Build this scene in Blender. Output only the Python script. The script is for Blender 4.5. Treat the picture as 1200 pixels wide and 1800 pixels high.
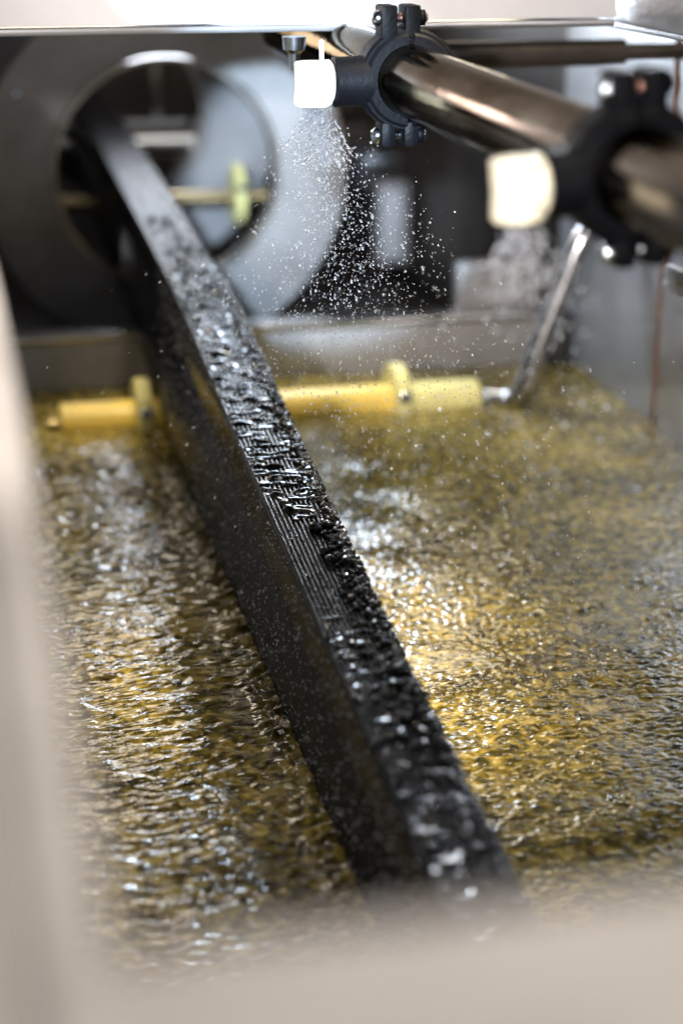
import bpy, bmesh, math, random
import numpy as np
from mathutils import Vector, Matrix
R = math.radians
random.seed(7); rng = np.random.default_rng(11)
sc = bpy.context.scene
for o in list(bpy.data.objects): bpy.data.objects.remove(o)
COL = sc.collection

# ------------------------------------------------------------------ camera (metres; +Y runs down the tank, water at z = 0)
cd = bpy.data.cameras.new('camera'); cam = bpy.data.objects.new('camera', cd); COL.objects.link(cam)
cam.location = (0, 0, .35); cam.rotation_euler = (R(70), 0, R(-12.7))
cd.sensor_fit = 'VERTICAL'; cd.sensor_height = 36; cd.sensor_width = 24; cd.lens = 60
cd.clip_start = .01; cd.clip_end = 50
cd.dof.use_dof = True; cd.dof.focus_distance = .775; cd.dof.aperture_fstop = 4.6; cd.dof.aperture_blades = 0
sc.camera = cam
sc.render.resolution_x = 682; sc.render.resolution_y = 1024

# ------------------------------------------------------------------ light
sc.view_settings.view_transform = 'Standard'; sc.view_settings.look = 'None'
sc.view_settings.exposure = 0; sc.view_settings.gamma = 1
w = bpy.data.worlds.new('World'); sc.world = w; w.use_nodes = True
w.node_tree.nodes['Background'].inputs[0].default_value = (.80, .86, 1, 1)
w.node_tree.nodes['Background'].inputs[1].default_value = .02

def lamp(name, kind, loc, target, power, color, size=.1, size_y=None, spot=None, blend=.3, spread=None):
    l = bpy.data.lights.new(name, kind); l.energy = power; l.color = color
    if kind == 'AREA':
        l.size = size
        if size_y: l.shape = 'RECTANGLE'; l.size_y = size_y
        if spread: l.spread = R(spread)
    else: l.shadow_soft_size = size
    if kind == 'SPOT': l.spot_size = R(spot); l.spot_blend = blend
    o = bpy.data.objects.new(name, l); COL.objects.link(o); o.location = loc
    o.rotation_euler = (Vector(target) - Vector(loc)).to_track_quat('-Z', 'Y').to_euler()
    return o
lamp('key_lamp', 'SPOT', (-.20, -.12, .45), (.34, 1.0, .26), 70, (1, .93, .89), .020, spot=34, blend=.8)
lamp('rim_fill', 'AREA', (.05, -.20, 1.30), (.03, .02, .25), 1.25, (1, .96, .93), .30, .30, spread=50)  # added unseen softbox overhead to brighten the foreground rim
lamp('hood_fill', 'AREA', (.275, 1.33, .312), (.25, .80, .30), 2.4, (.72, .84, 1), .12, .095)  # added behind the lip for bluish reflections on the profile top
lamp('hood_fill', 'AREA', (.080, 1.33, .322), (.06, .75, .31), .42, (1, .86, .68), .13, .08)  # added too, for pale warm glints on the water left of the profile
lamp('hood_fill', 'AREA', (.375, 1.31, .320), (.30, .72, .31), .5, (1, .86, .62), .13, .10)  # added likewise for golden glints on the right-hand water
lamp('inner_fill', 'AREA', (.205, 1.76, .280), (.18, 1.3, .15), .8, (.84, .90, 1), .10, .08)  # unseen source added between the rings to lift the profile's far top
lamp('inner_fill', 'AREA', (.22, 1.86, .32), (.22, 1.93, .08), .7, (1, .95, .88), .16, .04)  # also added, to brighten the post and crossbars
lamp('roller_fill', 'SPOT', (.18, 1.06, .44), (.19, 1.15, 0), 5.5, (1, .90, .66), .02, spot=46, blend=1)  # fill added under the hood to brighten the yellow roller
lamp('roller_fill', 'SPOT', (.05, 1.06, .44), (.085, 1.15, 0), 3.2, (1, .86, .56), .02, spot=24, blend=1)  # extra fill added for the roller's left end
lamp('overhead_fill', 'AREA', (.42, .40, .95), (.30, .75, 0), 4.2, (1, .90, .70), .20, .12)  # broad warm fill added overhead for the water on the right
lamp('warm_fill', 'SPOT', (.36, .64, .70), (.208, .735, 0), 125, (1, .84, .54), .02, spot=27, blend=1)  # added spot that makes the golden glow beside the profile
lamp('spray_fill', 'SPOT', (.30, .70, .42), (.19, .50, .20), 10, (.88, .93, 1), .02, spot=34, blend=.8)  # backlight added so the nearer nozzle's drops sparkle
lamp('panel_streak_fill', 'SPOT', (.02, -.12, .50), (.10, .85, .315), 1500, (1, .84, .80), .006, spot=2.6, blend=.6)  # added narrow spot; its patch on the panel reflects as the pipe's streak
lamp('ring_fill', 'SPOT', (-.05, -.08, .40), (.305, 1.4, .115), 240, (.60, .78, 1), .012, spot=10.5, blend=.3)  # added spot, cone shaped to the bright right side of the ring

sc.render.engine = 'CYCLES'
sc.cycles.use_denoising = True
try: sc.cycles.denoiser = 'OPENIMAGEDENOISE'
except Exception: pass
sc.cycles.max_bounces = 10; sc.cycles.transmission_bounces = 10; sc.cycles.transparent_max_bounces = 12
sc.cycles.sample_clamp_indirect = 8; sc.cycles.caustics_refractive = False; sc.cycles.caustics_reflective = False

# ------------------------------------------------------------------ materials
def mat(name, col, rough=.4, metal=0., var=.15, scale=30, bump=0., bscale=60, rvar=.15, coat=0, stretch=(1,1,1),
        spec=.5, col2=None, detail=6, aniso=0, transmission=0, ior=1.45, sss=0):
    m = bpy.data.materials.new(name); m.use_nodes = True; nt = m.node_tree; N = nt.nodes; L = nt.links
    b = N['Principled BSDF']; I = b.inputs
    tc = N.new('ShaderNodeTexCoord'); mp = N.new('ShaderNodeMapping'); mp.inputs['Scale'].default_value = stretch
    L.new(tc.outputs['Object'], mp.inputs[0])
    n = N.new('ShaderNodeTexNoise'); n.inputs['Scale'].default_value = scale; n.inputs['Detail'].default_value = detail
    n.inputs['Roughness'].default_value = .6; L.new(mp.outputs[0], n.inputs[0])
    cr = N.new('ShaderNodeValToRGB'); cr.color_ramp.elements[0].position = .32; cr.color_ramp.elements[1].position = .68
    a = [max(0, c * (1 - var)) for c in col]; z = [min(1, c * (1 + var)) for c in (col2 or col)]
    cr.color_ramp.elements[0].color = (*a, 1); cr.color_ramp.elements[1].color = (*z, 1)
    L.new(n.outputs[0], cr.inputs[0]); L.new(cr.outputs[0], I['Base Color'])
    mr = N.new('ShaderNodeMapRange'); mr.inputs['To Min'].default_value = max(.01, rough * (1 - rvar)); mr.inputs['To Max'].default_value = min(1, rough * (1 + rvar))
    L.new(n.outputs[0], mr.inputs[0]); L.new(mr.outputs[0], I['Roughness'])
    I['Metallic'].default_value = metal; I['Specular IOR Level'].default_value = spec; I['IOR'].default_value = ior
    I['Coat Weight'].default_value = coat; I['Coat Roughness'].default_value = .08
    I['Transmission Weight'].default_value = transmission; I['Anisotropic'].default_value = aniso
    if sss: I['Subsurface Weight'].default_value = sss; I['Subsurface Radius'].default_value = (.01, .006, .003); I['Subsurface Scale'].default_value = .5
    if bump:
        n2 = N.new('ShaderNodeTexNoise'); n2.inputs['Scale'].default_value = bscale; n2.inputs['Detail'].default_value = 5
        L.new(mp.outputs[0], n2.inputs[0]); bp = N.new('ShaderNodeBump'); bp.inputs['Strength'].default_value = bump
        bp.inputs['Distance'].default_value = .001; L.new(n2.outputs[0], bp.inputs['Height']); L.new(bp.outputs[0], I['Normal'])
    return m
M = {}
M['rim'] = mat('beige_painted_steel', (.36, .33, .31), .40, 0, .25, 7, .2, 120, col2=(.47, .435, .41))
M['white'] = mat('white_painted_steel', (.60, .585, .60), .35, 0, .04, 14, .15, 90, coat=.2)
M['steel'] = mat('brushed_steel', (.42, .42, .43), .34, .85, .22, 22, .25, 160, stretch=(.15, 1, 1.4))
M['wallsteel'] = mat('wet_steel_sheet', (.27, .285, .31), .36, .5, .25, 12, .3, 60)
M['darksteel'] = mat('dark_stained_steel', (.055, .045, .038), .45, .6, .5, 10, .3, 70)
M['ring'] = mat('flange_steel', (.21, .195, .18), .36, .5, .30, 9, .12, 200, col2=(.25, .24, .235))
M['ringedge'] = mat('machined_edge_steel', (.55, .53, .50), .22, .9, .2, 40)
M['pipe'] = mat('tarnished_steel_pipe', (.16, .143, .13), .11, 1., .45, 26, .15, 220, rvar=.4, stretch=(1, .35, 1), col2=(.24, .222, .205))
M['pipe'].node_tree.nodes['Principled BSDF'].inputs['Specular Tint'].default_value = (.30, .285, .262, 1)
M['clamp'] = mat('black_plastic', (.002, .0022, .003), .50, 0, .3, 60, .25, 500, spec=.08)
M['bolt'] = mat('zinc_bolt_steel', (.55, .60, .66), .16, 1, .2, 200)
M['bolt2'] = mat('copper_tinted_thread', (.55, .33, .27), .3, 1, .4, 400)
M['cap'] = mat('cream_nylon', (.62, .585, .46), .4, 0, .06, 80, .2, 300, sss=.3)
M['yellow'] = mat('yellow_nylon', (.82, .62, .15), .35, 0, .15, 30, .15, 200, sss=.25, col2=(.80, .56, .12))
M['cream'] = mat('pale_yellow_nylon', (.72, .66, .28), .4, 0, .12, 40, .15, 200, sss=.2)
M['rubber'] = mat('black_extruded_plastic', (.003, .003, .004), .24, 0, .4, 90, .25, 700, rvar=.3, spec=.10)
M['polished'] = mat('polished_steel_edge', (.55, .53, .51), .16, .95, .15, 20, .1, 60)
M['brass'] = mat('brass_rod', (.50, .38, .20), .3, .9, .3, 30)
M['sheet'] = mat('dull_steel_sheet', (.27, .26, .255), .42, .25, .2, 14, .2, 60)
M['pale'] = mat('pale_grey_casing', (.24, .23, .225), .5, 0, .15, 18)
M['rust'] = mat('rust_streak', (.16, .06, .02), .8, .1, .5, 120, .5, 300)
M['rod'] = mat('stainless_rod', (.46, .46, .47), .20, 1, .15, 60)
M['grey'] = mat('grey_machine_casing', (.12, .105, .10), .5, .2, .2, 18)

def glass(name, mix, rough=.02):
    m = bpy.data.materials.new(name); m.use_nodes = True; nt = m.node_tree; N = nt.nodes; L = nt.links
    b = N['Principled BSDF']; b.inputs['Base Color'].default_value = (.97, .98, 1, 1); b.inputs['Roughness'].default_value = rough
    b.inputs['IOR'].default_value = 1.33; b.inputs['Transmission Weight'].default_value = 1
    d = N.new('ShaderNodeBsdfTranslucent'); d.inputs[0].default_value = (.9, .93, 1, 1)
    e = N.new('ShaderNodeBsdfDiffuse'); e.inputs[0].default_value = (.9, .93, 1, 1)
    a = N.new('ShaderNodeMixShader'); a.inputs[0].default_value = .5; L.new(d.outputs[0], a.inputs[1]); L.new(e.outputs[0], a.inputs[2])
    s = N.new('ShaderNodeMixShader'); s.inputs[0].default_value = mix
    L.new(b.outputs[0], s.inputs[1]); L.new(a.outputs[0], s.inputs[2]); L.new(s.outputs[0], N['Material Output'].inputs[0])
    return m
M['drop'] = glass('water_droplets', .13)
M['whitedrop'] = glass('whitened_droplets', .5)  # white mixed into the drops paints glints where little light reaches them
M['bead'] = mat('clear_beads_over_black_plastic', (.004, .004, .005), .05, 0, .1, 60, spec=.5, ior=1.36)
M['film'] = mat('thin_water_over_black_plastic', (.004, .004, .005), .05, 0, .1, 60, spec=.5, ior=1.36)

def water_mat():
    m = bpy.data.materials.new('murky_amber_water'); m.use_nodes = True; nt = m.node_tree; N = nt.nodes; L = nt.links
    I = N['Principled BSDF'].inputs
    tc = N.new('ShaderNodeTexCoord')
    mp = N.new('ShaderNodeMapping'); mp.inputs['Scale'].default_value = (1, 1.0, 1); L.new(tc.outputs['Object'], mp.inputs[0])
    n = N.new('ShaderNodeTexNoise'); n.inputs['Scale'].default_value = 165; n.inputs['Detail'].default_value = 5; n.inputs['Distortion'].default_value = .8
    L.new(mp.outputs[0], n.inputs[0])
    n3 = N.new('ShaderNodeTexNoise'); n3.inputs['Scale'].default_value = 7; n3.inputs['Detail'].default_value = 3; L.new(tc.outputs['Object'], n3.inputs[0])
    ad = N.new('ShaderNodeMath'); ad.operation = 'MULTIPLY_ADD'; ad.inputs[1].default_value = .45; L.new(n3.outputs[0], ad.inputs[0])
    mu = N.new('ShaderNodeMath'); mu.operation = 'MULTIPLY'; mu.inputs[1].default_value = .75; L.new(n.outputs[0], mu.inputs[0]); L.new(mu.outputs[0], ad.inputs[2])
    cr = N.new('ShaderNodeValToRGB'); E = cr.color_ramp.elements
    E[0].position = .46; E[0].color = (.022, .016, .003, 1); E[1].position = .76; E[1].color = (.43, .33, .10, 1)  # murk colours; the fine mottling also paints in ripple light and dark
    e = E.new(.58); e.color = (.088, .067, .014, 1); e = E.new(.67); e.color = (.25, .185, .038, 1)
    L.new(ad.outputs[0], cr.inputs[0]); L.new(cr.outputs[0], I['Base Color'])
    I['Roughness'].default_value = .06; I['IOR'].default_value = 1.33; I['Specular IOR Level'].default_value = .6
    n2 = N.new('ShaderNodeTexNoise'); n2.inputs['Scale'].default_value = 420; n2.inputs['Detail'].default_value = 3
    mp2 = N.new('ShaderNodeMapping'); mp2.inputs['Scale'].default_value = (.6, 1.2, 1); L.new(tc.outputs['Object'], mp2.inputs[0]); L.new(mp2.outputs[0], n2.inputs[0])
    bp = N.new('ShaderNodeBump'); bp.inputs['Strength'].default_value = .22; bp.inputs['Distance'].default_value = .001
    L.new(n2.outputs[0], bp.inputs['Height']); L.new(bp.outputs[0], I['Normal'])
    return m
M['water'] = water_mat()

# ------------------------------------------------------------------ helpers
def tag(o, label=None, cat=None, group=None, kind=None):
    if label: o['label'] = label
    if cat: o['category'] = cat
    if group: o['group'] = group
    if kind: o['kind'] = kind
    return o
def thing(name, label, cat, loc=(0, 0, 0), group=None):
    o = bpy.data.objects.new(name, None); COL.objects.link(o); o.location = loc; o.empty_display_size = .02
    return tag(o, label, cat, group)
def mesh_obj(name, me, m, parent=None, smooth=True, world=True):
    me.materials.append(m)
    if smooth:
        me.polygons.foreach_set('use_smooth', [True] * len(me.polygons))
    o = bpy.data.objects.new(name, me); COL.objects.link(o)
    if parent is not None:
        o.parent = parent
        if world: o.location = -Vector(parent.location)      # vertices were written in world coordinates
    return o
def build(name, bm, m, parent=None, sharp=35, kind=None):
    bmesh.ops.recalc_face_normals(bm, faces=bm.faces)
    for e in bm.edges:
        if len(e.link_faces) == 2 and e.calc_face_angle(0) > R(sharp): e.smooth = False
    me = bpy.data.meshes.new(name); bm.to_mesh(me); bm.free()
    o = mesh_obj(name, me, m, parent)
    if kind: o['kind'] = kind
    return o
def BM(): return bmesh.new()
def box(bm, lo, hi, bev=.001, rot=None):
    lo = Vector(lo); hi = Vector(hi); c = (lo + hi) / 2; s = hi - lo
    r = bmesh.ops.create_cube(bm, size=1); vs = r['verts']
    for v in vs: v.co = Vector((v.co.x * s.x, v.co.y * s.y, v.co.z * s.z))
    if bev:
        es = list({e for v in vs for e in v.link_edges})
        q = bmesh.ops.bevel(bm, geom=es, offset=bev, segments=2, affect='EDGES', profile=.6)
        vs = list({v for f in q['faces'] for v in f.verts} | {v for v in vs if v.is_valid})
    if rot is not None:
        for v in vs: v.co = rot @ v.co
    for v in vs: v.co += c
    return bm
def frame(d):
    d = Vector(d).normalized(); a = Vector((0, 0, 1)) if abs(d.z) < .9 else Vector((1, 0, 0))
    u = d.cross(a).normalized(); return d, u, d.cross(u)
def lathe(bm, p, d, prof, n=40, cap=True):
    """prof: list of (distance along d, radius)"""
    d, u, v = frame(d); p = Vector(p); rings = []
    for t, r in prof:
        rings.append([bm.verts.new(p + d * t + (u * math.cos(a) + v * math.sin(a)) * r) for a in [2 * math.pi * k / n for k in range(n)]])
    for a, b in zip(rings, rings[1:]):
        for k in range(n): bm.faces.new((a[k], a[(k + 1) % n], b[(k + 1) % n], b[k]))
    if cap: bm.faces.new(rings[0][::-1]); bm.faces.new(rings[-1])
    else:
        a, b = rings[-1], rings[0]
        for k in range(n): bm.faces.new((a[k], a[(k + 1) % n], b[(k + 1) % n], b[k]))
    return bm
def rod(bm, a, b, r, n=32, c=.0006):
    a = Vector(a); b = Vector(b); L = (b - a).length
    return lathe(bm, a, b - a, [(0, r - c), (c, r), (L - c, r), (L, r - c)], n)
def tube(bm, pts, r, n=20, sub=8):
    P = [Vector(p) for p in pts]; P = [P[0] * 2 - P[1]] + P + [P[-1] * 2 - P[-2]]; C = []
    for i in range(1, len(P) - 2):
        for k in range(sub):
            t = k / sub; a, b, c, d = P[i - 1:i + 3]
            C.append(.5 * ((2 * b) + (c - a) * t + (2 * a - 5 * b + 4 * c - d) * t * t + (3 * b - a - 3 * c + d) * t ** 3))
    C.append(P[-2]); rings = []; up = None
    for i, c in enumerate(C):
        d = (C[min(i + 1, len(C) - 1)] - C[max(i - 1, 0)]).normalized()
        if up is None: _, up, _ = frame(d)
        up = (up - d * up.dot(d)).normalized(); v = d.cross(up)
        rings.append([bm.verts.new(c + (up * math.cos(a) + v * math.sin(a)) * r) for a in [2 * math.pi * k / n for k in range(n)]])
    for a, b in zip(rings, rings[1:]):
        for k in range(n): bm.faces.new((a[k], a[(k + 1) % n], b[(k + 1) % n], b[k]))
    bm.faces.new(rings[0][::-1]); bm.faces.new(rings[-1]); return bm
def grid_mesh(name, V, nu, nv):
    """V (nu*nv,3) row-major -> mesh"""
    i, j = np.meshgrid(np.arange(nu - 1), np.arange(nv - 1), indexing='ij')
    a = (i * nv + j).ravel(); F = np.stack([a, a + nv, a + nv + 1, a + 1], 1).astype(np.int32)
    return raw_mesh(name, V, F)
def raw_mesh(name, V, F):
    me = bpy.data.meshes.new(name); k = F.shape[1]
    me.vertices.add(len(V)); me.vertices.foreach_set('co', np.asarray(V, np.float32).ravel())
    me.loops.add(F.size); me.loops.foreach_set('vertex_index', F.astype(np.int32).ravel())
    me.polygons.add(len(F)); me.polygons.foreach_set('loop_start', np.arange(0, F.size, k, dtype=np.int32))
    me.polygons.foreach_set('loop_total', np.full(len(F), k, np.int32)); me.update(calc_edges=True); me.validate(); return me
def fft_noise(nx, ny, dx, l0, l1, power=0., ax=1., ay=1.):
    """band-limited isotropic noise; wavelengths l0..l1 in metres, unit rms; ax, ay stretch the crests"""
    kx = np.fft.fftfreq(nx, dx)[:, None] * ax; ky = np.fft.fftfreq(ny, dx)[None, :] * ay
    k = np.hypot(kx, ky); k[0, 0] = 1e-9; lam = 1 / k
    amp = np.exp(-np.clip((l0 / lam), 0, 30) ** 4) * np.exp(-np.clip(lam / l1, 0, 30) ** 4) * lam ** power
    amp[0, 0] = 0
    h = np.real(np.fft.ifft2(np.fft.fft2(rng.standard_normal((nx, ny))) * amp)); return h / h.std()
def icosphere(sub):
    bm = BM(); bmesh.ops.create_icosphere(bm, subdivisions=sub, radius=1)
    V = np.array([v.co[:] for v in bm.verts]); F = np.array([[v.index for v in f.verts] for f in bm.faces]); bm.free(); return V, F
ICO1 = icosphere(1); ICO2 = icosphere(2)
def balls(name, P, Rr, m, ico=ICO1, stretch=None, direction=None, parent=None):
    V, F = ico; P = np.asarray(P); Rr = np.asarray(Rr); n = len(P)
    W = V[None] * Rr[:, None, None]
    if stretch is not None:
        D = direction / np.linalg.norm(direction, axis=1, keepdims=True)
        W = W + (np.einsum('nvk,nk->nv', W, D) * (stretch - 1)[:, None])[..., None] * D[:, None, :]
    jit = 1 + .14 * rng.standard_normal((n, len(V), 1)) * (V.shape[0] < 60)
    W = W * jit + P[:, None, :]
    FF = (F[None] + (np.arange(n) * len(V))[:, None, None]).reshape(-1, 3)
    return mesh_obj(name, raw_mesh(name, W.reshape(-1, 3), FF), m, parent, world=False)

# ------------------------------------------------------------------ the moving profile's line (Y -> left x, width, top z, bottom z)
YS = [.10, .45, .55, .62, .68, .75, .81, .89, .97, 1.05, 1.18, 1.31, 1.60, 1.77, 2.1]
ZT = [.035, .0615, .071, .0765, .0825, .0885, .0925, .1010, .1095, .1160, .1225, .1275, .1400, .1465, .160]
YW = [.10, .45, .62, .75, .90, 1.05, 1.3, 1.7, 2.1]
WD = [.026, .0275, .0285, .0305, .034, .0365, .0385, .036, .034]
YB = [.10, .80, .95, 1.04, 1.14, 1.19, 1.31, 1.35, 1.60, 2.1]
ZB = [-.09, -.035, -.012, .006, .0195, .0275, .0375, .043, .057, .080]
def smooth_interp(y, a, b):
    y = np.asarray(y, float); return (np.interp(y - .04, a, b) + np.interp(y, a, b) * 2 + np.interp(y + .04, a, b)) / 4
bar_top = lambda y: smooth_interp(y, YS, ZT)
bar_w = lambda y: smooth_interp(y, YW, WD)
bar_bot = lambda y: smooth_interp(y, YB, ZB)
XL = .1271

# ------------------------------------------------------------------ setting: water
dx = .0009
x0, x1, y0, y1 = .0105, .4635, .150, 1.243
nx = int((x1 - x0) / dx); ny = int((y1 - y0) / dx)
X, Y = np.meshgrid(np.linspace(x0, x1, nx), np.linspace(y0, y1, ny), indexing='ij')
hl = .00014 * fft_noise(nx, ny, dx, .0036, .012, .5, 2.1, .95) + .00016 * fft_noise(nx, ny, dx, .008, .024, .3, 2.4, .95)
hr = .000095 * fft_noise(nx, ny, dx, .0027, .0070, .3, 1.3, .95) + .00007 * fft_noise(nx, ny, dx, .006, .018, .3, 1.6, 1)
side = 1 / (1 + np.exp(-(X - .145) / .01))
h = hl * (1 - side) + hr * side + .0003 * fft_noise(nx, ny, dx, .03, .2, .4, 1.4, 1)
patch = fft_noise(nx, ny, dx, .06, .3)
h *= (1 + .22 * patch)
h = np.where(h > 0, h * 1.25, h * .8)
for _ in range(260):                                           # little crowns and pits where spray lands
    cx, cy = rng.uniform(.17, .45), rng.uniform(.45, 1.2); s = rng.uniform(.0015, .004)
    i0, i1 = np.searchsorted(X[:, 0], [cx - 4 * s, cx + 4 * s]); j0, j1 = np.searchsorted(Y[0], [cy - 4 * s, cy + 4 * s])
    r = np.hypot(X[i0:i1, j0:j1] - cx, Y[i0:i1, j0:j1] - cy) / s
    h[i0:i1, j0:j1] += .0004 * np.cos(r * 2.4) * np.exp(-r * r / 3)
XR = XL + bar_w(Y) + .002; mu = (np.exp(-((X - XL) / .010) ** 2) + np.exp(-((X - XR) / .008) ** 2)) * (Y < 1.05)              # water piling up along the profile's left side
h += mu * (.0016 + .0011 * fft_noise(nx, ny, dx, .006, .03))
wat = mesh_obj('water', grid_mesh('water', np.stack([X, Y, h], -1).reshape(-1, 3), nx, ny), M['water']); wat['kind'] = 'structure'
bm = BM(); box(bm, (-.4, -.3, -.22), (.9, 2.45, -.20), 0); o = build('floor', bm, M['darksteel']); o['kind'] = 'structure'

# ------------------------------------------------------------------ tank
tank = thing('cooling_tank', 'large steel cooling tank full of murky amber water with beige rim in the foreground', 'tank', (.2, .7, -.2))
bm = BM(); box(bm, (-.45, -.30, -.2), (-.0, 1.2435, .25), .006)
bm2 = bm; build('left_wall', bm, M['rim'], tank)
bm = BM(); box(bm, (.0005, -.30, -.2), (.80, .150, .2495), .006); build('front_wall', bm, M['rim'], tank)
bm = BM(); box(bm, (.0005, .1505, -.2), (.0105, 1.2430, .2470), .002); build('inner_lining', bm, M['rim'], tank)
bm = BM(); box(bm, (.464, .151, -.2), (.47, 1.2755, .42), .001); build('right_wall', bm, M['wallsteel'], tank)
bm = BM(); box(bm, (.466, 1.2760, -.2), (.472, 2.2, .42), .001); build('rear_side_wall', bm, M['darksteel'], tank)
bm = BM(); box(bm, (.4615, 1.0645, -.05), (.4637, 1.0675, .40), .0008); build('weld_seam', bm, M['rust'], tank)
bm = BM(); box(bm, (.4600, .55, -.05), (.4636, 1.058, .115), .001); build('side_plate', bm, M['steel'], tank)
# partition with folded top edge
bm = BM(); box(bm, (-.10, 1.2450, -.2), (.4630, 1.2490, .0340), .001); build('partition', bm, M['sheet'], tank)
bm = BM(); box(bm, (-.10, 1.2452, .0345), (.4630, 1.272, .0400), .0022); build('partition_lip', bm, M['polished'], tank)
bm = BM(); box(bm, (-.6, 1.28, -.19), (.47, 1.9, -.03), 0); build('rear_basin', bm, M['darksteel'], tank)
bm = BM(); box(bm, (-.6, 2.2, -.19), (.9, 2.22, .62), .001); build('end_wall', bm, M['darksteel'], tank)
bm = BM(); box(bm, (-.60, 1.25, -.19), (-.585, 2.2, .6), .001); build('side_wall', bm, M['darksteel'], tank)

# hood over the far half: white lip towards the viewer, side panel, roof
hood = thing('machine_hood', 'white and steel hood whose bright lower lip crosses the top of the view', 'hood', (.2, .85, .5))
bm = BM(); box(bm, (-.6, .850, .2895), (.3345, .8525, .60), .0006); build('front_panel', bm, M['white'], hood)
bm = BM(); box(bm, (-.6, .8505, .2850), (.3345, .874, .2885), .0012); build('lip', bm, M['steel'], hood)
bm = BM(); box(bm, (.3370, .30, .2868), (.3395, .8790, .60), .0006); build('side_panel', bm, M['steel'], hood)
bm = BM(); box(bm, (.3400, .30, .2830), (.372, .8790, .2862), .001); build('side_lip', bm, M['darksteel'], hood)
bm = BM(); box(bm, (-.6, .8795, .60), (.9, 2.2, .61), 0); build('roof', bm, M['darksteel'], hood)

# ------------------------------------------------------------------ flange rings
def ring(name, label, cx, cz, y, ro, ri, t, depth):
    r = thing(name, label, 'flange ring', (cx, y, cz - ro), 'flange rings the profile passes through')
    c = .0015; p = (cx, y, cz); bm = BM()
    lathe(bm, p, (0, 1, 0), [(c, ri), (0, ri + c), (0, ro - c), (c, ro), (t, ro), (t, ri)], 128, cap=False); build('plate', bm, M['ring'], r)
    bm = BM(); lathe(bm, (cx, y + .001, cz), (0, 1, 0), [(0, ri - .0005), (0, ri - .0042), (depth, ri - .0042), (depth, ri - .0005)], 96, cap=False); build('sleeve', bm, M['ringedge'], r)
    for k in range(8):
        a = 2 * math.pi * (k + .35) / 8; bm = BM(); q = (cx + math.cos(a) * (ro - .016), y - .0035, cz + math.sin(a) * (ro - .016))
        lathe(bm, q, (0, 1, 0), [(0, .0028), (.001, .004), (.0034, .0042)], 6)
        if k in (2, 3): build('bolt', bm, M['bolt'], r)
        else: bm.free()
    return r
ring('flange_ring', 'large steel ring with the black profile running through its hole', .1700, .1330, 1.40, .1500, .0935, .006, .022)
ring('flange_ring', 'second steel ring glimpsed through the hole of the near one', .1700, .1330, 1.80, .1700, .0910, .006, .02)
# spacer post between rings etc.
g = thing('support_frame', 'dim steel post and crossbars seen through the ring hole', 'frame', (.22, 1.9, 0))
bm = BM(); box(bm, (.2180, 1.90, .11), (.2270, 1.91, .42), .001); build('post', bm, M['rod'], g)
bm = BM(); box(bm, (.08, 1.885, .1080), (.36, 1.899, .1160), .002); build('crossbar', bm, M['rod'], g)
bm = BM(); rod(bm, (.08, 1.87, .0940), (.36, 1.87, .0940), .006); build('crossbar', bm, M['steel'], g)
bm = BM(); box(bm, (.12, 1.92, .02), (.30, 1.94, .075), .002); build('mounting_block', bm, M['darksteel'], g)

def guide_roller(name, label, group, x0, x1, y, z, r, discs, rd, td, m, md, axle, pale=0):
    t = thing(name, label, 'roller', ((x0 + x1) / 2, y, z - r), group)
    bm = BM(); lathe(bm, (x0, y, z), (1, 0, 0), [(0, r - .001), (.001, r), (x1 - x0 - .001, r), (x1 - x0, r - .001)], 40); build('roller_tube', bm, m, t)
    if pale:
        bm = BM(); lathe(bm, (x1 + .0002, y, z), (1, 0, 0), [(0, r - .001), (.001, r), (pale - x1 - .001, r), (pale - x1, r - .001)], 40); build('end_sleeve', bm, md, t)
    for dxp in discs:
        bm = BM(); lathe(bm, (dxp - td / 2, y, z + .003), (1, 0, 0), [(0, rd - .0015), (.0015, rd), (td - .0015, rd), (td, rd - .0015)], 48); d = build('guide_disc', bm, md, t)
        for sx, sy, sz in ((td * .0, -rd - .0008, .004),):
            bm = BM(); q = Vector((dxp + sx, y - rd * .94, z + .003 + rd * .30)); lathe(bm, q, (0, -1, .25), [(-.002, .0042), (.0008, .0042), (.0018, .003)], 20); build('set_screw', bm, M['bolt'], d, world=False) if False else build('set_screw', bm, M['bolt'], t)
    for a, b, rr in axle:
        bm = BM(); rod(bm, (a, y, z), (b, y, z), rr); build('axle', bm, M['brass'], t)
    return t
guide_roller('guide_roller', 'yellow plastic guide roller half sunk in the water under the profile', 'guide rollers under the profile', .0595, .3050, 1.150, .0015, .0145, (.1165, .3000), .0265, .0105, M['yellow'], M['cream'], ((.050, .0595, .004), (.360, .372, .004)), .3600)
guide_roller('guide_roller', 'out-of-focus brass roller with one pale disc inside the ring hole', 'guide rollers under the profile', .02, .33, 1.60, .0785, .0062, (.2600,), .028, .009, M['brass'], M['cream'], ((.0, .02, .004),))

# bent rod that holds the roller
bm = BM(); tube(bm, [(.462, 1.12, .128), (.449, 1.125, .1325), (.436, 1.13, .1285), (.426, 1.13, .114), (.415, 1.13, .0835), (.397, 1.13, .036), (.389, 1.13, .012), (.381, 1.135, .003), (.366, 1.145, .0015)], .0078, 24)
tag(build('bent_rod', bm, M['rod']), 'bent stainless rod hooking from the right wall down to the roller end', 'rod')
bm = BM(); box(bm, (.384, .86, .1400), (.4610, .885, .1440), .001); box(bm, (.384, .86, .1445), (.388, .884, .1540), .001)
tag(build('angle_bracket', bm, M['steel']), 'small steel angle bracket on the right wall below the near clamp', 'bracket')

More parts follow.
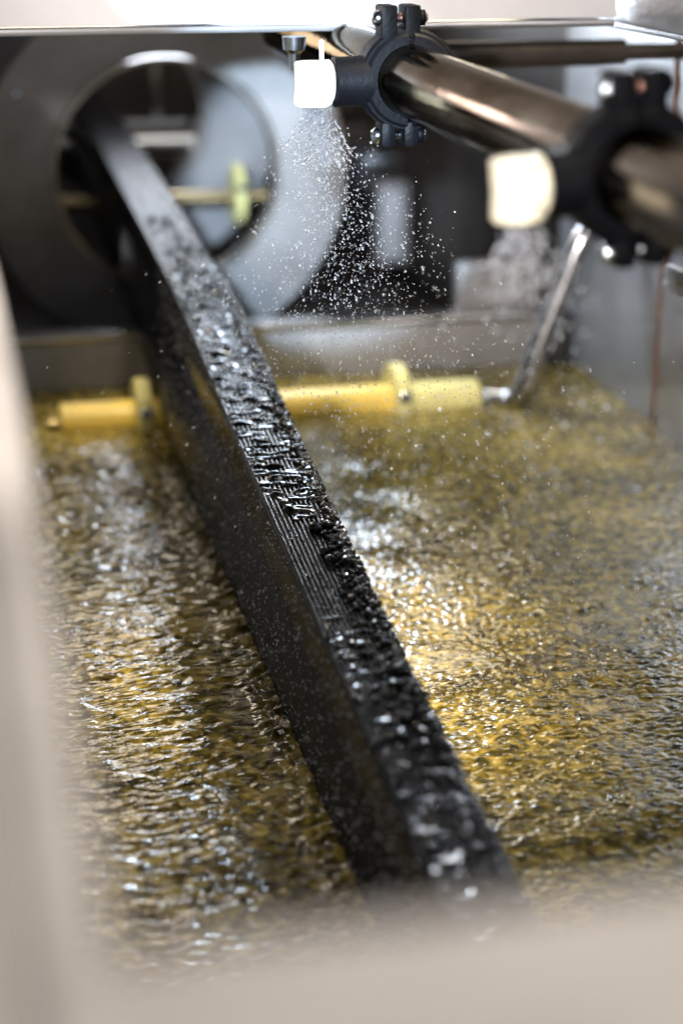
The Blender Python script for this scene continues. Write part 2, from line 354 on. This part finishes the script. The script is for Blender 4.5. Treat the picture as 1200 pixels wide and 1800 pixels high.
# machinery far behind, right of the ring
def blk(name, parts, label, cat):
    t = thing(name, label, cat, tuple((Vector(parts[0][1]) + Vector(parts[0][2])) / 2))
    for n, lo, hi, m in parts:
        bm = BM(); box(bm, lo, hi, .002); build(n, bm, M[m], t)
    return t
blk('valve_block', [('body', (.425, 1.90, .030), (.545, 1.96, .096), 'grey'), ('cover', (.43, 1.893, .040), (.500, 1.8995, .088), 'grey'), ('port', (.452, 1.88, .052), (.472, 1.8925, .070), 'rod')], 'brownish grey casing beyond the ring just below the first clamp', 'casing')
blk('sensor_housing', [('body', (.421, 1.70, -.015), (.455, 1.73, .070), 'grey'), ('face_plate', (.424, 1.694, -.008), (.446, 1.6995, .062), 'pale')], 'narrow upright pale casing right of the ring beyond the water', 'casing')
blk('junction_box', [('back_plate', (.395, 1.32, -.03), (.4625, 1.335, .065), 'sheet'), ('door', (.402, 1.312, -.025), (.4300, 1.3195, .058), 'pale')], 'grey plate box in the far right corner above the partition', 'box')
blk('casing_panel', [('panel', (.36, 2.05, .02), (.70, 2.07, .17), 'darksteel'), ('rail', (.36, 2.03, .10), (.70, 2.045, .112), 'grey')], 'dark panel with a rail at the back of the machine', 'panel')

# cross tube under the hood lip
c = thing('cross_tube', 'dark steel tube lying crosswise under the hood lip at upper right', 'tube', (.34, 1.0, .25))
bm = BM(); rod(bm, (.20, 1.0, .2585), (.4000, 1.0, .2585), .0078, 40); build('tube', bm, M['darksteel'], c)
bm = BM(); rod(bm, (.4005, 1.0, .2585), (.4630, 1.0, .2585), .0050, 30); build('stub', bm, M['darksteel'], c)

# ------------------------------------------------------------------ spray pipe, clamps, nozzles
PX, PZ, PR = .1985, .2718, .0150
pcx = lambda y: PX + (.744 - y) * .0211
pcz = lambda y: PZ - (.744 - y) * .0145
sp = thing('spray_pipe', 'long tarnished steel spray pipe running from upper middle to the right edge', 'pipe', (PX, .6, PZ))
bm = BM(); lathe(bm, (pcx(.22), .22, pcz(.22)), (-.0211, 1, .0145), [(0, PR - .002), (0, PR), (.78, PR), (.78, PR - .002)], 72, cap=False); build('pipe', bm, M['pipe'], sp)
def half_ring(bm, cx, cy, cz, ri, ro, L, side, gap=.0016, n=28):
    rows = []
    c = .0012
    prof = [(0, ri), (0, ro - c), (c, ro), (L - c, ro), (L, ro - c), (L, ri)]
    a0 = math.asin(gap / ro)
    for k in range(n + 1):
        a = -math.pi / 2 + a0 + (math.pi - 2 * a0) * k / n
        rows.append([bm.verts.new((cx + side * math.cos(a) * r, cy + t, cz + math.sin(a) * r)) for t, r in prof])
    m = len(prof)
    for a, b in zip(rows, rows[1:]):
        for k in range(m): bm.faces.new((a[k], a[(k + 1) % m], b[(k + 1) % m], b[k]))
    bm.faces.new(rows[0]); bm.faces.new(rows[-1][::-1])
def clamp(y, label, nlabel, roll=0, dn=.003, es=-.004):
    PX, PZ = pcx(y), pcz(y)
    t = thing('pipe_clamp', label, 'clamp', (PX, y, PZ), 'black clamps on the spray pipe'); t.rotation_euler.y = R(-roll)
    ri, ro, L = PR + .0002, PR + .0052, .019
    for s in (-1, 1):
        bm = BM(); half_ring(bm, PX, y, PZ, ri, ro, L, s)
        half_ring(bm, PX, y + .0025, PZ, ro - .001, ro + .0022, L - .005, s, .0018)
        lo, hi = sorted((PX + es + s * .0016, PX + es + s * .0088))
        box(bm, (lo, y + .002, PZ + ro - .0025), (hi, y + .0165, PZ + ro + .0115), .0014)
        box(bm, (lo, y + .002, PZ - ro - .0090), (hi, y + .0165, PZ - ro + .0025), .0028)
        if s < 0:     # boss that carries the nozzle
            lathe(bm, (PX - ro + .003, y + .0095, PZ - .0005), (-1, 0, -.02), [(0, .0112), (.010, .0108), (.0185 - dn, .0108), (.0192 - dn, .0098)], 48)
        build('clamp_half', bm, M['clamp'], t)
    for zz in (PZ + ro + .0058, PZ - ro - .0042):
        bm = BM(); q = (PX + es - .0088, y + .0092, zz)
        lathe(bm, q, (-1, 0, 0), [(-.001, .0036), (.0002, .0036), (.0015, .0033), (.0026, .0024), (.0031, .0010)], 24); build('bolt_head', bm, M['bolt'], t)
        bm = BM(); prof = [(0, .0018)]; 
        for k in range(16): prof += [(.0002 + k * .0014, .0021), (.0009 + k * .0014, .0017)]
        lathe(bm, (PX + es - .0086, y + .0092, zz), (1, 0, 0), prof, 16); build('bolt_thread', bm, M['bolt2' if zz > PZ else 'bolt'], t)
        bm = BM(); lathe(bm, (PX + es + .0089, y + .0092, zz), (1, 0, 0), [(0, .0038), (.003, .0038)], 6); build('nut', bm, M['clamp'], t)
    # nozzle: a thing held by the clamp
    nx_ = PX - ro - .0250 + dn
    n = thing('spray_nozzle', nlabel, 'nozzle', (PX, y, PZ), 'cream nozzles on the spray pipe'); n.rotation_euler.y = R(-roll)
    bm = BM(); lathe(bm, (nx_ + .0085, y + .0095, PZ - .0008), (-1, 0, 0), [(0, .0088), (.0010, .0097), (.0045, .0097), (.0055, .0088)], 40); build('collar', bm, M['cap'], n)
    bm = BM(); zt = PZ + .0085
    lathe(bm, (nx_, y + .0080, zt), (0, 0, -1), [(0, .0020), (.0002, .0076), (.0010, .0083), (.0100, .0080), (.0145, .0084), (.0180, .0086), (.0190, .0078), (.0186, .005), (.0150, .0035)], 44); build('cap', bm, M['cap'], n)
    q = Matrix.Rotation(R(-roll), 3, 'Y') @ Vector((nx_ - PX, 0, -.0105))
    return PX + q.x, y + .008, PZ + q.z
N1 = clamp(.742, 'sharp black pipe clamp at the far end of the bright pipe under the hood lip', 'farther cream spray nozzle in sharp focus')
N2 = clamp(.490, 'blurred black pipe clamp nearer the viewer at the right edge', 'nearer cream spray nozzle, larger and blurred', 4, .0085, .0015)
hp = thing('hanging_pin', 'thin bright pin above the farther nozzle hanging from the lip', 'pin', (N1[0] + .001, .80, .27))
bm = BM(); rod(bm, (N1[0] + .0145, .80, .256), (N1[0] + .0145, .80, .2850), .0011, 12, .0003); build('pin', bm, M['white'], hp)
bm = BM(); lathe(bm, (N1[0] + .0075, .83, .2845), (0, 0, -1), [(0, .006), (.006, .0055), (.008, .003), (.016, .002)], 20); tag(build('cap_screw', bm, M['bolt']), 'small dark screw under the lip left of the pin', 'screw')

# ------------------------------------------------------------------ the black ribbed profile
def profile_section():
    """(u, w) pairs: u across 0..1, w height offset in mm; ribs on top"""
    pts = []; nr = 13
    for k in range(nr):
        a = .035 + k * (.93 / nr); b = .93 / nr
        pts += [(a, 0), (a + b * .10, .75), (a + b * .22, .95), (a + b * .50, .95), (a + b * .62, .75), (a + b * .72, 0)]
    return pts
sec = profile_section()
ys = np.concatenate([np.linspace(.10, .5, 30), np.linspace(.505, 1.2, 180), np.linspace(1.21, 2.1, 60)])
rows = []
for y in ys:
    zt, zb, wd = float(bar_top(y)), float(bar_bot(y)), float(bar_w(y)); xr = XL + wd
    r = [(XL, y, zt - .0022), (XL + .0004, y, zt - .0008)]
    r += [(XL + u * wd, y, zt - .0009 + hh * .001) for u, hh in sec]
    r += [(xr - .0004, y, zt - .0008), (xr, y, zt - .0022), (xr, y, zb + .013), (xr + .002, y, zb + .011), (xr + .002, y, zb), (XL - .0016, y, zb), (XL - .0016, y, zb + .011), (XL, y, zb + .013),
          (XL, y, zt - .028), (XL + .0008, y, zt - .0275), (XL + .0008, y, zt - .0255), (XL, y, zt - .025)]
    rows.append(r)
V = np.array(rows); ns = V.shape[1]; nr_ = V.shape[0]
i, j = np.meshgrid(np.arange(nr_ - 1), np.arange(ns), indexing='ij'); a = i.ravel(); b = j.ravel(); b2 = (b + 1) % ns
F = np.stack([a * ns + b, a * ns + b2, (a + 1) * ns + b2, (a + 1) * ns + b], 1)
prof = thing('ribbed_profile', 'long black ribbed plastic profile running through the ring into the water', 'plastic profile', (XL + .015, .8, 0))
me = raw_mesh('body', V.reshape(-1, 3), F); po = mesh_obj('body', me, M['rubber'], prof, smooth=False)

# water film lying on the profile, thrown up where the spray lands
def film(name, ya, yb, amp, base, label, seed_l=(.0058, .016), umin=.01, umax=1.0):
    d = .00045; n1 = int((yb - ya) / d); n2 = 76
    yy = np.linspace(ya, yb, n1); uu = np.linspace(umin, umax, n2)
    hN = .9 * fft_noise(n1, n2, d, seed_l[0] * .8, seed_l[1], .4, .9, 2.3) + .06 * fft_noise(n1, n2, d, .0018, .005, 0, .9, 1.6)
    YY, UU = np.meshgrid(yy, uu, indexing='ij')
    wob = fft_noise(n1, n2, d, .008, .05, .5)[n1 // 2][None, :] * .009
    en = np.interp(YY + wob, [ya, ya + .012, ya + .05, (ya + yb) / 2, yb - .05, yb], [-1.6, .9, .2, .05, -.3, -1.9])
    q = hN + en; H = np.where(q > 0, base + amp * np.sqrt(np.maximum(q, 0)) * (1 + .25 * q), -.0016)
    edge = np.minimum((UU - umin) / .05, (umax - UU) / .05); H = np.where(edge < 1, H * np.clip(edge, 0, 1) ** .5 - .0009 * (1 - np.clip(edge, 0, 1)), H)
    Xf = XL + UU * bar_w(YY) + .0004; Z = bar_top(YY) - .0002 + H
    return mesh_obj(name, grid_mesh(name, np.stack([Xf, YY, Z], -1).reshape(-1, 3), n1, n2), M['film'])
o = film('water_film', .705, 1.11, .00078, -.0002, '')
tag(o, 'rippling clear water film running over the ribs of the black profile', 'water film', kind='stuff')
o = film('water_film', .38, .66, .0005, -.0004, '', umin=.02)
tag(o, 'thin patchy water on the lower right part of the profile top', 'water film', kind='stuff')

# beads
def beads():
    P = []; Q = []
    def top(y, u, r): P.append((XL + u * bar_w(y), y, float(bar_top(y)) + r * .15)); Q.append(r)
    for _ in range(1700):                        # right edge and top, mostly below the film
        y = rng.uniform(.40, 1.07); top(y, min(1.01, 1 - abs(rng.normal(0, .10))), rng.uniform(.0005, .0016))
    for _ in range(1100):
        y = rng.uniform(.40, .70); u = rng.uniform(.0, 1) 
        if y > .60 and u < .62 - (.70 - y) * 1.5: continue
        if u < .45 and rng.random() < .6: continue
        top(y, u, abs(rng.normal(0, .0006)) + .0003)
    for _ in range(420): y = rng.uniform(.59, .73); top(y, rng.uniform(.02, .98), rng.uniform(.0002, .00055))
    for _ in range(26): y = rng.uniform(.42, .71); top(y, rng.uniform(.55, .98), rng.uniform(.0018, .0030))
    for _ in range(70): y = rng.uniform(1.02, 1.25); top(y, rng.uniform(.2, .98), rng.uniform(.0008, .0022))
    for _ in range(30): y = rng.uniform(1.2, 1.7); top(y, rng.uniform(.1, .98), rng.uniform(.0006, .0016))
    return np.array(P), np.array(Q)
P, Q = beads(); tag(balls('water_beads', P, Q, M['bead'], ICO2 if len(P) < 6000 else ICO1), 'clear water beads clinging to the top and right edge of the profile', 'water beads', kind='stuff')
P = []; Q = []
for _ in range(2600):
    y = rng.uniform(.45, 1.12); t = rng.random(); zt = float(bar_top(y)); zb = max(0, float(bar_bot(y)))
    P.append((XL - .0001, y, zt - .002 - t * (zt - zb - .002))); Q.append(abs(rng.normal(0, .00030)) + .00013)
tag(balls('water_beads', P, Q, M['whitedrop']), 'tiny whitened droplets scattered over the dark left side of the profile', 'water beads', kind='stuff')

# ------------------------------------------------------------------ spray
def spray(name, org, n, sx, sy, bx, by, label, rs=1., zmin=.0, tpow=1., m_='drop'):
    t = rng.random(n) ** tpow * (org[2] - zmin)
    D = np.stack([rng.normal(bx, sx, n), rng.normal(by, sy, n), -np.ones(n)], 1)
    P = np.array(org) + D * t[:, None]; P[:, :2] += rng.uniform(-.006, .006, (n, 2))
    keep = (P[:, 0] < .459) & (P[:, 1] < 1.9) & (P[:, 0] > .02)
    # nothing inside the profile
    ins = (P[:, 0] > XL - .001) & (P[:, 0] < XL + .037) & (P[:, 2] < bar_top(P[:, 1]) + .001)
    keep &= ~ins; P = P[keep]; D = D[keep]; m = len(P)
    r = np.clip(np.exp(rng.normal(-8.45, .45, m)), .00010, .0011) * rs
    return tag(balls(name, P, r, M[m_], ICO1, 1 + abs(rng.normal(0, .5, m)), D), label, 'spray', kind='stuff')
spray('spray_droplets', N1, 5600, .28, .34, .20, .12, 'fan of fine droplets falling from the farther nozzle onto the profile', .95)
spray('spray_droplets', N1, 3200, .48, .45, .25, .2, 'loose droplets drifting right of the farther nozzle over the water', 1.0)
spray('spray_droplets', N2, 900, .34, .50, .26, .34, 'blurred droplets falling from the nearer nozzle at right', 1.45, m_='whitedrop')
def jet(org, n, label, m_='drop'):
    t = np.clip(rng.random(n), 0, 1) ** .8 * .028
    a = np.clip(rng.normal(0, .38, n), -.8, .8); bq = rng.normal(0, .25, n)
    P = np.stack([org[0] + a * t * .9 + rng.normal(0, .0025, n) + t * .12, org[1] + bq * t + rng.normal(0, .002, n), org[2] + .002 - t], 1)
    r = np.exp(rng.normal(-8.1, .4, n)); D = np.stack([a, bq, -np.ones(n)], 1)
    return tag(balls('water_jet', P, np.clip(r, .00015, .0011), M[m_], ICO2, 1.2 + abs(rng.normal(0, .8, n)), D), label, 'water jet', kind='stuff')
jet(N1, 650, 'broken water fan leaving the mouth of the farther nozzle')
jet(N2, 380, 'broken water fan leaving the mouth of the nearer nozzle', 'whitedrop')
# splash droplets hopping off the water
n = 2200
P = np.stack([rng.uniform(.165, .45, n), rng.uniform(.5, 1.22, n), rng.exponential(.02, n)], 1)
tag(balls('splash_droplets', P, np.clip(np.exp(rng.normal(-8.0, .45, n)), .0001, .0011), M['whitedrop']), 'small splash droplets hopping above the water right of the profile', 'splash', kind='stuff')
